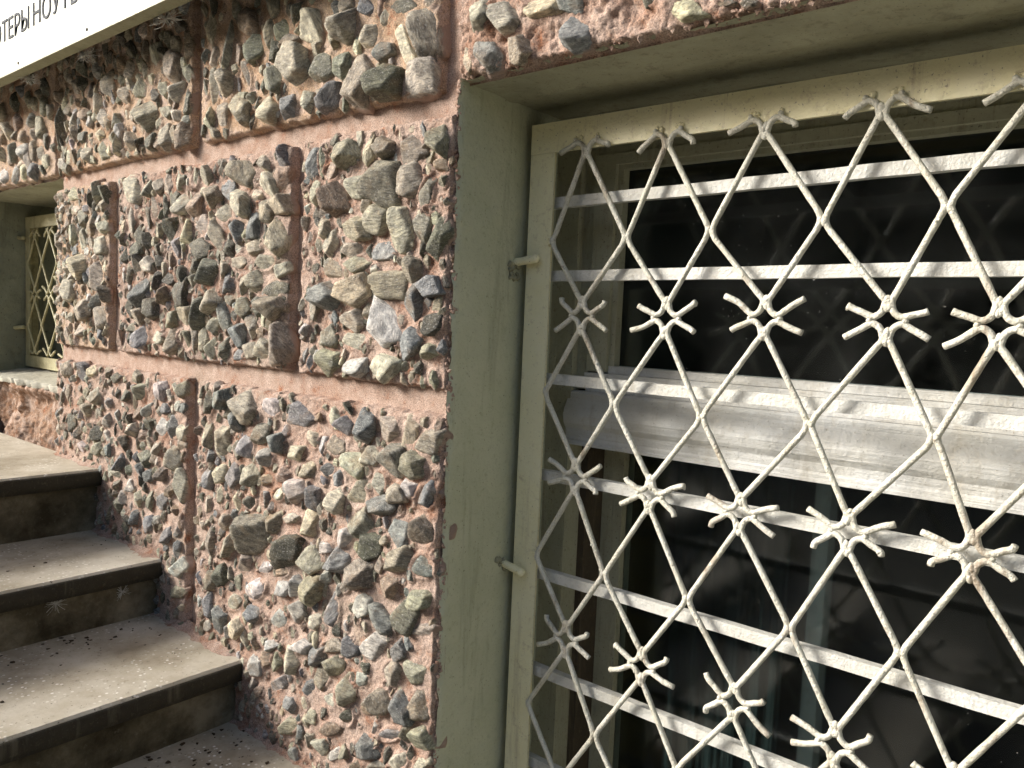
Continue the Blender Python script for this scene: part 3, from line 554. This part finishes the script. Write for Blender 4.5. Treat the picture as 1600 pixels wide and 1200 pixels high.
# ---------------------------------------------------------------- wooden window in the big opening
def wooden_window(parent_wall):
    w = empty('window', (XL, .26, ZB), 'large dirty white wooden window with dark panes behind the big cream grille', 'window')
    def P(name, boxes, mat, bev=.003):
        bm = bmesh.new()
        for b_ in boxes: box(bm, *b_)
        return from_bm(name, bm, mat, w, bevel=bev)
    # fixed casing, stepped back from the reveal
    P('window_frame', [(XL - .02, XL + .052, .245, .34, ZB, ZT + .01), (XR - .052, XR + .02, .245, .34, ZB, ZT + .01),
                       (XL + .052, XR - .052, .250, .34, .318, ZT + .01), (XL + .052, XR - .052, .25, .34, ZB, ZB + .06)], M['wood_up'])
    P('frame_step', [(XL + .052, XL + .076, .262, .34, -.105, .318), (XL + .076, XR - .052, .262, .34, .304, .318)], M['wood_up'])
    # upper fixed sash
    P('upper_sash', [(XL + .076, XL + .117, .255, .30, -.072, .304), (XL + .117, XR - .052, .255, .30, .286, .304)], M['wood_up'])
    P('glazing_bead', [(XL + .117, XL + .128, .264, .282, -.062, .286), (XL + .128, XR - .052, .264, .282, .278, .286)], M['wood_up'], .004)
    P('glass', [(XL + .117, XR - .052, .282, .286, -.07, .290)], M['glass'], 0)
    P('sash_rail', [(XL + .1175, XR - .052, .262, .30, -.074, -.061), (XL + .076, XR - .052, .250, .30, -.094, -.0745), (XL + .076, XR - .052, .256, .31, -.1085, -.0945)], M['wood'], .0035)
    # rounded main transom
    prof = [(.250, -.109), (.246, -.1125), (.2455, -.122), (.243, -.128), (.236, -.140), (.233, -.152), (.236, -.166), (.243, -.176), (.2445, -.190), (.243, -.1935), (.243, -.1985), (.2405, -.2000), (.2405, -.2045), (.248, -.2060), (.33, -.206), (.33, -.109)]
    bm = bmesh.new()
    L = []; 
    for x in (XL + .046, XR - .046): L.append([bm.verts.new((x, y, z + H)) for y, z in prof])
    n = len(prof)
    for i in range(n): bm.faces.new((L[0][i], L[0][(i + 1) % n], L[1][(i + 1) % n], L[1][i]))
    bm.faces.new(L[0]); bm.faces.new(L[1][::-1])
    from_bm('transom', bm, M['wood'], w)
    # lower casements, set further back behind a shadow gap
    P('lower_frame', [(XL + .052, XL + .066, .29, .40, ZB + .06, -.206), (XR - .070, XR - .052, .29, .40, ZB + .06, -.206)], M['brown_gap'])
    P('casement', [(-.790, -.746, .345, .385, ZB + .06, -.180), (.36, .40, .345, .385, ZB + .06, -.180), (-.746, .36, .347, .383, -.2145, -.180), (-.746, .36, .347, .383, ZB + .06, ZB + .11)], M['wood_up'])
    P('glass', [(-.746, .36, .362, .366, ZB + .11, -.2145)], M['glass_low'], 0)
    P('inner_mullion', [(-.452, -.424, .52, .56, ZB + .06, -.12)], M['mullion'])
    return w
wooden_window(wall)

# the unlit room behind the panes
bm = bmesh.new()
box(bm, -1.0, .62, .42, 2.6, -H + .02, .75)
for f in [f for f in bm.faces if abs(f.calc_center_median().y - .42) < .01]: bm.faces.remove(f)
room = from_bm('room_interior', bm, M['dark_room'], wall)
bm = bmesh.new()
rs = np.random.default_rng(8)
N = 90
rows = [[bm.verts.new((lerp(-.70, -.47, i / N), .47 + .012 * math.sin(i * .75) + .006 * math.sin(i * 1.9 + 1), z + H)) for i in range(N + 1)] for z in (-1.15, -.22)]
for i in range(N): bm.faces.new((rows[0][i], rows[0][i + 1], rows[1][i + 1], rows[1][i]))
ext = bmesh.ops.solidify(bm, geom=bm.faces[:], thickness=.002)
cur = from_bm('curtain', bm, M['curtain'], None, smooth=True)
cur['label'] = 'dark green curtain hanging inside the big window behind the lower left pane'; cur['category'] = 'curtain'

# ---------------------------------------------------------------- grilles
def grille(name, label, x0, x1, z0, z1, zf, hearts_top, F, K, bars, yf, pegs, col_dx, fw=.050, rod=.0043, cream='cream', seed=3, rmat='rod'):
    rng = random.Random(seed)
    g = empty(name, (x0, yf, z0), label, 'window grille')
    bm = bmesh.new(); t = .005
    # angle iron: front flange and the leg that runs back
    box(bm, x0, x0 + fw, yf, yf + t, z0 + fw, z1 - fw); box(bm, x0, x0 + t, yf + t + .0005, yf + .040, z0, z1)
    box(bm, x1 - fw, x1, yf, yf + t, z0 + fw, z1 - fw); box(bm, x1 - t, x1, yf + t + .0005, yf + .040, z0, z1)
    box(bm, x0, x1, yf - .0008, yf + t, z1 - fw + .0005, z1); box(bm, x0 + t + .001, x1 - t - .001, yf + t + .0005, yf + .040, z1 - t, z1)
    box(bm, x0, x1, yf - .0008, yf + t, z0, z0 + fw - .0005); box(bm, x0 + t + .001, x1 - t - .001, yf + t + .0005, yf + .040, z0, z0 + t)
    from_bm('grille_frame', bm, M[cream], g, bevel=.0012)
    for (za, zb) in bars:
        bm = bmesh.new()
        xa, xb = x0 + t + .001, x1 - t - .001
        n = 24; ring = []
        for i in range(n + 1):
            x = lerp(xa, xb, i / n); z = lerp(za, zb, min(1, i / n * (xb - xa) / .66)) + rng.uniform(-.0006, .0006)
            ring.append([bm.verts.new((x, yy, zz + H)) for yy, zz in ((yf + .014, z), (yf + .028, z), (yf + .028, z - .0175), (yf + .014, z - .0175))])
        for i in range(n):
            for k in range(4): bm.faces.new((ring[i][k], ring[i][(k + 1) % 4], ring[i + 1][(k + 1) % 4], ring[i + 1][k]))
        bm.faces.new(ring[0]); bm.faces.new(ring[-1][::-1])
        from_bm('cross_bar', bm, M['white'], g, bevel=.0012)
    yr = yf - rod * .9
    def hook(f, s, up, rng):
        """points from the stub end to the weld at flower f; s = side, up = +1 when the rod arrives from above"""
        j = lambda a: rng.uniform(-a, a)
        e = 1.0 + j(.18)
        h = .021 + j(.009)
        return [(f[0] + s * (.050 * e), yr + j(.002), f[1] + up * h), (f[0] + s * .040, yr, f[1] + up * (.0055 + (h - .0055) * .66)), (f[0] + s * .030, yr, f[1] + up * (.0055 + (h - .0055) * .33)),
                (f[0] + s * .0190, yr, f[1] + up * .0046), (f[0] + s * .0120, yr, f[1] + up * .0060), (f[0] + s * .0068, yr, f[1] + up * .0110), (f[0] + s * .0046, yr, f[1] + up * .0175), (f[0] + s * .0040, yr, f[1] + up * .025)]
    for r in range(len(F) - 1):
        for c in range(len(F[r])):
            for s in (-1, 1):
                kc = c if s < 0 else c + 1
                if kc >= len(K[r]): continue
                top, bot, k = F[r][c], F[r + 1][c], K[r][kc]
                if top is None or bot is None or k is None: continue
                a = hook(top, s, -1, rng); b = hook(bot, s, 1, rng)
                kx = k[0] - s * .0040
                j = rng.uniform(-.0015, .0015)
                mid = [(kx - s * .004, yr + j, k[1] + .013), (kx, yr, k[1] + .004), (kx, yr, k[1] - .004), (kx - s * .004, yr - j, k[1] - .013)]
                mx = lambda p, q, t: tuple(lerp(p[i_], q[i_], t) for i_ in range(3))
                pts = smooth_path(a + [mx(a[-1], mid[0], .12), mx(a[-1], mid[0], .5), mx(a[-1], mid[0], .9)] + mid + [mx(mid[-1], b[-1], .1), mx(mid[-1], b[-1], .5), mx(mid[-1], b[-1], .88)] + b[::-1], 3)
                bm = bmesh.new(); tube(bm, pts, rod, 10, rng, .06)
                # paint drips and weld lumps
                for _ in range(rng.randint(3, 7)):
                    q = pts[rng.randrange(3, len(pts) - 3)]; blob(bm, (q[0] + rng.uniform(-.002, .002), yr - rod * .5, q[2] - .001), rng.uniform(.0016, .0032), rng, 1, .25)
                if rng.random() < .5:
                    q = pts[-1]; blob(bm, (q[0], yr, q[2] - rod), .0022, rng, 1, .2, (1, 1, 1.5))
                for q in (a[7], b[7], a[6], b[6], (kx + s * .0046, 0, k[1])):
                    blob(bm, (q[0] - s * .003, yr - .001, q[2] + rng.uniform(-.003, .003)), rng.uniform(.0038, .0052), rng, 2, .10, (1, .9, rng.uniform(1.1, 1.7)))
                q = a[3]; blob(bm, (q[0] + s * .002, yr, q[2] + .004), .0042, rng, 2, .14)
                from_bm('bent_rod', bm, M[rmat], g, smooth=True)
    # weld lumps that fix the hearts and the side kinks to the frame
    for (wx, wz, sp, up) in [(f[0] + s_ * .017, f[1] - .003, .006, 1) for f in F[0] for s_ in (-1, 1)] + [(k[0][0] - .003, k[0][1], .003, 0) for k in K]:
        bm = bmesh.new()
        for q_ in range(9): blob(bm, (wx + rng.uniform(-sp, sp), yf - .0015, wz + rng.uniform(-.005, .006) + up * .003), rng.uniform(.0026, .0046), rng, 1, .3, (1, .7, 1))
        from_bm('weld_bead', bm, M[cream], g, smooth=True)
    for (xa, ya, za, xb, yb, zb) in pegs:
        bm = bmesh.new(); tube(bm, smooth_path([(xa, ya, za), (lerp(xa, xb, .5), lerp(ya, yb, .5), lerp(za, zb, .5)), (xb, yb, zb)], 4), .0068, 10, rng, .06)
        blob(bm, (xb - .004, yb, zb), .0075, rng, 2, .12)
        from_bm('anchor_peg', bm, M[cream], g, smooth=True)
    return g

mm = lambda L: [None if p is None else (p[0] / 1e3, p[1] / 1e3) for p in L]
F = [mm(r) for r in (
    [(-728, 304), (-583, 300), (-435, 301), (-286, 305), (-126, 303)],
    [(-721, 23), (-569, 23), (-418, 27), (-262, 28), (-143, 26)],
    [(-718, -241), (-579, -246), (-435, -248), (-289, -246), (-150, -244)],
    [(-721, -514), (-577, -515), (-426, -520), (-286, -529), (-148, -531)],
    [(-722, -780), (-578, -781), (-430, -784), (-287, -786), (-145, -786)],
    [(-722, -1047), (-578, -1047), (-432, -1047), (-287, -1047), (-145, -1047)])]
K = [mm(r) for r in (
    [(-789, 145), (-645, 146), (-506, 150), (-349, 157), (-205, 165)],
    [(-789, -107), (-651, -115), (-502, -118), (-348, -112), (-199, -111)],
    [(-792, -387), (-653, -387), (-507, -389), (-355, -390), (-217, -383)],
    [(-795, -650), (-655, -655), (-507, -652), (-357, -655), (-217, -655)],
    [(-793, -913), (-652, -913), (-507, -913), (-357, -913), (-215, -913)])]
for r in F:
    for i in range(4): r.append((.003 + .147 * i, r[0][1] + .002 * ((i * 7) % 3 - 1)))
for r in K:
    for i in range(5): r.append((-.068 + .1465 * i, r[0][1] + .004))
ky = 1.0      # bars
big = grille('window_grille', 'big cream iron window grille of bent rods with star-shaped welds beside the stone wall', -.843, .455, -1.098, .340, None, True, F, K,
       [(.219, .228), (.097, .101), (-.077, -.077), (-.243, -.240), (-.416, -.417), (-.588, -.589), (-.755, -.757), (-.925, -.925)], .150,
       [(-.875, .138, .108, -.812, .139, .116), (-.872, .138, -.411, -.812, .139, -.422), (.49, .138, .1, .43, .138, .1), (.49, .138, -.42, .43, .138, -.42)], .145)
# holes chipped into the jamb round the pegs
bm = bmesh.new()
rng = random.Random(4)
for (z, k) in ((.098, 16), (-.413, 9)):
    for _ in range(k): blob(bm, (XL + .001, .132 + rng.uniform(-.012, .014), z + rng.uniform(-.016, .010)), rng.uniform(.003, .006), rng, 1, .4)
from_bm('peg_mortar', bm, M['soffit'], wall)

# small window on the far left
lw_jx = LXL
def l_jamb(U, V):
    z = lerp(LZB - .03, LZT + .01, V); y = lerp(-.02, .26, U)
    X = lw_jx + 0 * y
    return np.stack([X, y, z], -1), np.broadcast_to(np.array([1., 0., 0.]), X.shape + (3,))
plaster_sheet('window_jamb', l_jamb, 30, 60, M['stained'], wall, .004)
def l_jamb2(U, V):
    z = lerp(LZB - .03, LZT + .01, V); y = lerp(.0, .26, U)
    X = LX - .001 + 0 * y
    return np.stack([X, y, z], -1), np.broadcast_to(np.array([-1., 0., 0.]), X.shape + (3,))
plaster_sheet('window_jamb', l_jamb2, 30, 60, M['stained'], wall, .003)
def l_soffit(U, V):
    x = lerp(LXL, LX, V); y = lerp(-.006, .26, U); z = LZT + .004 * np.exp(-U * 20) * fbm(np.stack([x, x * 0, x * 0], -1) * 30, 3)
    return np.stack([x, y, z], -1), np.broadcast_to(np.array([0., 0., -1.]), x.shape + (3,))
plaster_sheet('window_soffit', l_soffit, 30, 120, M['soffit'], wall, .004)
bm = bmesh.new()
nx_, ny_ = 60, 24
top = [[bm.verts.new((lerp(-3.5, LX - .004, i / nx_), lerp(.02 + .012 * math.sin(i * 1.3) * math.sin(i * .37) + (.02 if i % 7 < 2 else 0), .27, j / ny_), -.236 + .028 * (j / ny_) + .002 * math.sin(i * 2.1 + j) + H)) for j in range(ny_ + 1)] for i in range(nx_ + 1)]
for i in range(nx_):
    for j in range(ny_): bm.faces.new((top[i][j], top[i + 1][j], top[i + 1][j + 1], top[i][j + 1]))
lo = [bm.verts.new((v[0].co.x, v[0].co.y + .006, v[0].co.z - .018)) for v in top]
for i in range(nx_): bm.faces.new((lo[i], lo[i + 1], top[i + 1][0], top[i][0]))
from_bm('window_sill', bm, M['slab'], wall, smooth=True)
# broken clay rendering under that sill
def clay_fn(U, V):
    x = lerp(-3.6, LX + .002, U); z = lerp(-.46, -.235, V)
    P3 = np.stack([x, z, x * 0 + 2], -1)
    y = .045 - .030 * fbm(P3 * 9, 4) - .012 * fbm(P3 * 35, 4) - .028 * np.exp(-((z + .262) / .022) ** 2) * (x > -2.95) + .03 * (1 - U) 
    return np.stack([x, y, z], -1), np.broadcast_to(np.array([0., -1., 0.]), x.shape + (3,))
plaster_sheet('broken_render', clay_fn, 260, 90, M['clay'], wall, .004)
bm = bmesh.new(); box(bm, LXL - .001, LX, .10, .42, -H, -.24); from_bm('wall_core', bm, M['groove'], wall)

Fl = [[(-3.030 + .128 * i, .262) for i in range(5)], [(-3.030 + .128 * i, .042) for i in range(5)], [(-3.030 + .128 * i, -.170) for i in range(5)]]
Kl = [[(-3.094 + .128 * i, .152) for i in range(6)], [(-3.094 + .128 * i, -.064) for i in range(6)]]
grille('window_grille', 'small grimy cream lattice grille in the far left window opening above the top step', -3.128, -2.42, -.214, .312, None, True, Fl, Kl, [], .150,
       [(-3.20, .120, .242, -3.10, .135, .238), (-3.19, .085, -.085, -3.10, .135, -.075)], .128, .040, .0038, 'rod_yellow', 9, 'rod_yellow')
w2 = empty('window', (LXL, .26, LZB), 'small dark window behind the small lattice grille at the far left', 'window')
bm = bmesh.new(); box(bm, LXL - .02, LXL + .05, .25, .32, LZB, LZT); box(bm, LX - .05, LX, .25, .32, LZB, LZT); box(bm, LXL + .05, LX - .05, .252, .32, LZT - .05, LZT); box(bm, LXL + .05, LX - .05, .252, .32, LZB, LZB + .05)
box(bm, -2.80, -2.77, .252, .32, LZB + .05, LZT - .05)
from_bm('window_frame', bm, M['wood_up'], w2, bevel=.003)
bm = bmesh.new(); box(bm, LXL + .05, LX - .05, .284, .288, LZB + .05, LZT - .05); from_bm('glass', bm, M['glass'], w2)
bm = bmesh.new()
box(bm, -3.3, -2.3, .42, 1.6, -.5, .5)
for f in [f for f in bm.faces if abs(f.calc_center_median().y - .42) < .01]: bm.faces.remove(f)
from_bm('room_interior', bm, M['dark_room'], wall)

# ---------------------------------------------------------------- sign over the wall
sg = empty('sign_board', (-2.0, -.12, .606), 'long ivory shop sign panel with grey Cyrillic lettering mounted on the wall at upper left', 'sign')
bm = bmesh.new(); box(bm, -3.7, -1.05, -.130, -.126, .6145, 1.15); from_bm('sign_face', bm, M['sign'], sg, bevel=.001)
for x in np.arange(-3.6, -1.1, .42):
    bm = bmesh.new(); blob(bm, (x, -.1305, .628), .0042, random.Random(2), 2, .02, (1, .5, 1)); from_bm('screw_head', bm, M['iron'], sg, smooth=True)
bm = bmesh.new(); box(bm, -3.705, -1.045, -.1255, -.100, .610, 1.155); box(bm, -3.705, -1.045, -.132, -.1255, .610, .614); from_bm('sign_case', bm, M['sign_edge'], sg, bevel=.0015)
for x in (-3.4, -2.75, -2.1, -1.45):
    for z in (.68, 1.02):
        bm = bmesh.new(); box(bm, x, x + .03, -.0995, -.004, z, z + .03); from_bm('sign_bracket', bm, M['iron'], sg)
def text_mesh(s, size, x_left, zbase, y, target_w=None, shear=0.):
    cu = bpy.data.curves.new('lettering', 'FONT'); cu.body = s; cu.size = size; cu.extrude = .0008; cu.fill_mode = 'BOTH'; cu.offset = 0; cu.space_character = 1.0
    o = bpy.data.objects.new('tmp', cu); COL.objects.link(o)
    dg = bpy.context.evaluated_depsgraph_get()
    me = bpy.data.meshes.new_from_object(o.evaluated_get(dg)); bpy.data.objects.remove(o)
    co = np.empty(len(me.vertices) * 3); me.vertices.foreach_get('co', co); co = co.reshape(-1, 3)
    w_ = co[:, 0].max() - co[:, 0].min(); sc = (target_w / w_) if target_w else 1
    out = np.stack([(co[:, 0] - co[:, 0].min()) * sc + x_left, y - co[:, 2], co[:, 1] + zbase + H], 1)
    me2 = bpy.data.meshes.new('lettering'); me2.from_pydata([tuple(p) for p in out], [], [tuple(p.vertices) for p in me.polygons]); me2.update()
    return me2
me = text_mesh('КОМПЬЮТЕРЫ', .076, -2.800, .701, -.1312, .535)
link_mesh('lettering', me, M['letter'], sg)
me = text_mesh('НОУТБУКИ', .076, -2.238, .701, -.1312, .44)
link_mesh('lettering', me, M['letter'], sg)

# dusty cobwebs and litter caught under the sign
def web(name, label, c, n, r, seed, ax=(1, 0, 1), group=None):
    rg = random.Random(seed); bm = bmesh.new()
    for i in range(n):
        a = rg.uniform(0, 2 * math.pi); l = r * rg.uniform(.35, 1.)
        d = Vector((math.cos(a) * ax[0], math.cos(a) * ax[1] * 1., math.sin(a) * ax[2]))
        d.y += rg.uniform(-.25, .25)
        p0 = np.array(c); p1 = p0 + np.array(d * l); pm = (p0 + p1) / 2 + np.array([rg.uniform(-1, 1) * l * .12 for _ in range(3)])
        tube(bm, smooth_path([p0, pm, p1], 2), rg.uniform(.00022, .00055), 4, rg, .3)
    for i in range(7): blob(bm, [c[k] + rg.uniform(-.3, .3) * r for k in range(3)], r * rg.uniform(.02, .07), rg, 1, .4)
    o = from_bm(name, bm, M['web'], None); o['label'] = label; o['category'] = 'cobweb'
    if group: o['group'] = group
    return o

# ---------------------------------------------------------------- stairs
stair = empty('staircase', (-1.6, -.9, -H), 'worn grey terrazzo steps with dark risers climbing left along the stone wall', 'stairs')
TR = [(-6.0, -2.102, -.416), (-2.15, -1.768, -.582), (-1.82, -1.418, -.718), (-1.47, -1.10, -.857), (-1.14, -.77, -1.000), (-.81, -.42, -1.150)]
YS = -1.75
for i, (xa, xb, z) in enumerate(TR):
    zn = TR[i + 1][2] if i + 1 < len(TR) else -H
    # tread slab with a chipped nosing
    nx_, ny_ = 6, 160
    rs = np.random.default_rng(60 + i)
    yv = np.linspace(-.004, YS, ny_)
    chip = .0055 * fbm(np.stack([yv * 30, yv * 0 + i, yv * 0], -1), 4) + .004 * np.clip(fbm(np.stack([yv * 9, yv * 0 + i, yv * 0 + 4], -1), 3) - .25, 0, 1)
    bm = bmesh.new(); R_ = []
    for k, y in enumerate(yv):
        c_ = float(chip[k]); e = xb + .002 * math.sin(y * 3)
        prof = [(xa, z), (e - .05, z), (e - .007 - abs(c_), z - .0004), (e - .002 - abs(c_) * .6, z - .004), (e, z - .010), (e - .001, z - .030), (e - .006, z - .042), (e - .03, z - .043), (xa, z - .043)]
        R_.append([bm.verts.new((p[0], y, p[1] + H)) for p in prof])
    n = len(prof)
    for k in range(ny_ - 1):
        for q in range(n): bm.faces.new((R_[k][q], R_[k][(q + 1) % n], R_[k + 1][(q + 1) % n], R_[k + 1][q]))
    bm.faces.new(R_[0]); bm.faces.new(R_[-1][::-1])
    st = from_bm('tread', bm, M['tread'], stair)
    bm = bmesh.new(); R2 = []
    for k, y in enumerate(yv):
        c_ = float(chip[k]); e = xb + .002 * math.sin(y * 3)
        prof = [(e - .0005 - abs(c_) * .5, z - .0045 - abs(c_) * .4), (e + .0022, z - .010), (e + .0015, z - .031), (e - .004, z - .0445), (e - .032, z - .0450), (e - .032, z - .0435), (e - .006, z - .0430), (e - .002, z - .030), (e - .001, z - .010)]
        R2.append([bm.verts.new((p[0], y - .002, p[1] + H)) for p in prof])
    for k in range(ny_ - 1):
        for q in range(9): bm.faces.new((R2[k][q], R2[k][(q + 1) % 9], R2[k + 1][(q + 1) % 9], R2[k + 1][q]))
    bm.faces.new(R2[0]); bm.faces.new(R2[-1][::-1])
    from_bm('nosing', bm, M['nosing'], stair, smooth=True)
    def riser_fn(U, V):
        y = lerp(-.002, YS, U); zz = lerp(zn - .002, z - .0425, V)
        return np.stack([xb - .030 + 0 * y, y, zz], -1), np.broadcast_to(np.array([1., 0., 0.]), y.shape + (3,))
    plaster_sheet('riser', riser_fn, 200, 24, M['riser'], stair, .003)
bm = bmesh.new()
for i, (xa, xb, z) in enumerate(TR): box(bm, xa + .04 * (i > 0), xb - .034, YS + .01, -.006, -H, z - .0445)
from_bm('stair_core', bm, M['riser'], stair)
M_dark_edge = M['iron']
# smeared mortar where the treads run into the wall
for i in range(5):
    xa = TR[i - 1][1] - .03 if i else LX
    xb, z = TR[i][1], TR[i][2]
    def fil(U, V):
        x = lerp(xa, xb - .004, U); a = V * math.pi / 2
        r_ = .020 * (1 + .55 * fbm(np.stack([x, x * 0, x * 0 + i], -1) * 16, 3)) * np.clip((1 - U) * 9, .35, 1)
        y = -.012 - r_ * (1 - np.sin(a)) * 1.5; zz = z + r_ * (1 - np.cos(a)) * 1.1 - .001
        return np.stack([x, y, zz], -1), np.broadcast_to(np.array([0., -.7, .7]), x.shape + (3,))
    plaster_sheet('mortar_fillet', fil, 120, 14, M['mortar'], stair, .003)

# litter on the steps
rg = random.Random(77)
def litter(name, label, zones, n):
    bm = bmesh.new()
    for _ in range(n):
        z_ = zones[rg.randrange(len(zones))]
        x = rg.uniform(z_[0], z_[1]); y = rg.uniform(z_[2], z_[3]); r = rg.uniform(.0008, .0034) * z_[5]
        blob(bm, (x, y, z_[4] + r * .3), r, rg, 1, .45, (rg.uniform(.7, 1.8), rg.uniform(.7, 1.8), .45))
    o = from_bm(name, bm, M['leaf'], None); o['label'] = label; o['category'] = 'litter'; o['kind'] = 'stuff'
litter('leaf_litter', 'dark dry crumbs and leaf bits scattered over the steps beside the wall',
       [(-1.44, -1.33, -.45, -.03, -.857, 1.3), (-1.44, -1.33, -.45, -.03, -.857, 1.3), (-1.79, -1.70, -.5, -.05, -.718, 1.0), (-1.42, -1.16, -.5, -.03, -.857, 1.1), (-1.42, -1.16, -.5, -.03, -.857, 1.1), (-1.75, -1.5, -.7, -.05, -.718, .8), (-2.08, -1.85, -.6, -.04, -.582, .8)], 210)
web('cobweb', 'star-shaped dusty white cobweb tuft on the dark second riser, nearer the wall', (-1.794, -.10, -.648), 34, .020, 5, (0.1, 1, 1))
web('cobweb', 'star-shaped dusty white cobweb tuft on the dark second riser, farther from the wall', (-1.794, -.24, -.640), 38, .026, 6, (0.1, 1, 1))
for i, (x, z) in enumerate(((-2.36, .600), (-2.02, .600), (-1.62, .60))):
    web('cobweb', ('dusty cobweb under the left end of the sign', 'dusty cobweb under the middle of the sign', 'dusty cobweb under the sign near the top of the picture')[i], (x, -.095, z), 48, .045, 20 + i, (1.4, .2, .5))

# ---------------------------------------------------------------- ground
bm = bmesh.new()
s = 300
vs = [bm.verts.new(p) for p in ((-s, -s, 0), (s, -s, 0), (s, s, 0), (-s, s, 0))]
bm.faces.new(vs)
gr = from_bm('ground', bm, M['ground'], None); gr['kind'] = 'structure'

# unseen leafy screen added behind the camera: darkens pane reflections, cuts low sky
hg = empty('added_hedge', (-4, -9.5, -H), 'unseen dark leafy screen added behind the photographer to darken the pane reflections', 'added_hedge')
rs = np.random.default_rng(91)
n = 26000
c = np.stack([rs.uniform(-26, 14, n), rs.uniform(-10.6, -9.0, n), 4.3 * rs.uniform(0, 1, n) ** .8], 1)
c[:, 2] += .35 * fbm(np.stack([c[:, 0] * .5, c[:, 1] * 0, c[:, 1] * 0], -1), 3) * (c[:, 2] / 4.3)
u = rs.normal(size=(n, 3)); u /= np.linalg.norm(u, axis=1)[:, None]; w_ = rs.normal(size=(n, 3)); w_ = np.cross(u, w_); w_ /= np.linalg.norm(w_, axis=1)[:, None]
s_ = rs.uniform(.08, .20, n)[:, None]
v = np.stack([c - u * s_, c + w_ * s_ * .5, c + u * s_, c - w_ * s_ * .5], 1).reshape(-1, 3)
from_np('foliage', v, np.arange(4 * n).reshape(n, 4), flat_mat('hedge_leaves', (.045, .075, .025), .7), hg, False)
bm = bmesh.new()
for x in np.arange(-25.5, 14, 1.4): tube(bm, [np.array([x, -9.8, -H]), np.array([x + .05, -9.8, 1.2]), np.array([x, -9.8, 2.4])], .06, 7)
from_bm('stems', bm, M['leaf'], hg)
bm = bmesh.new(); box(bm, -26, 14, -10.2, -9.9, -H + .02, 2.75); from_bm('inner_twigs', bm, M['leaf'], hg)
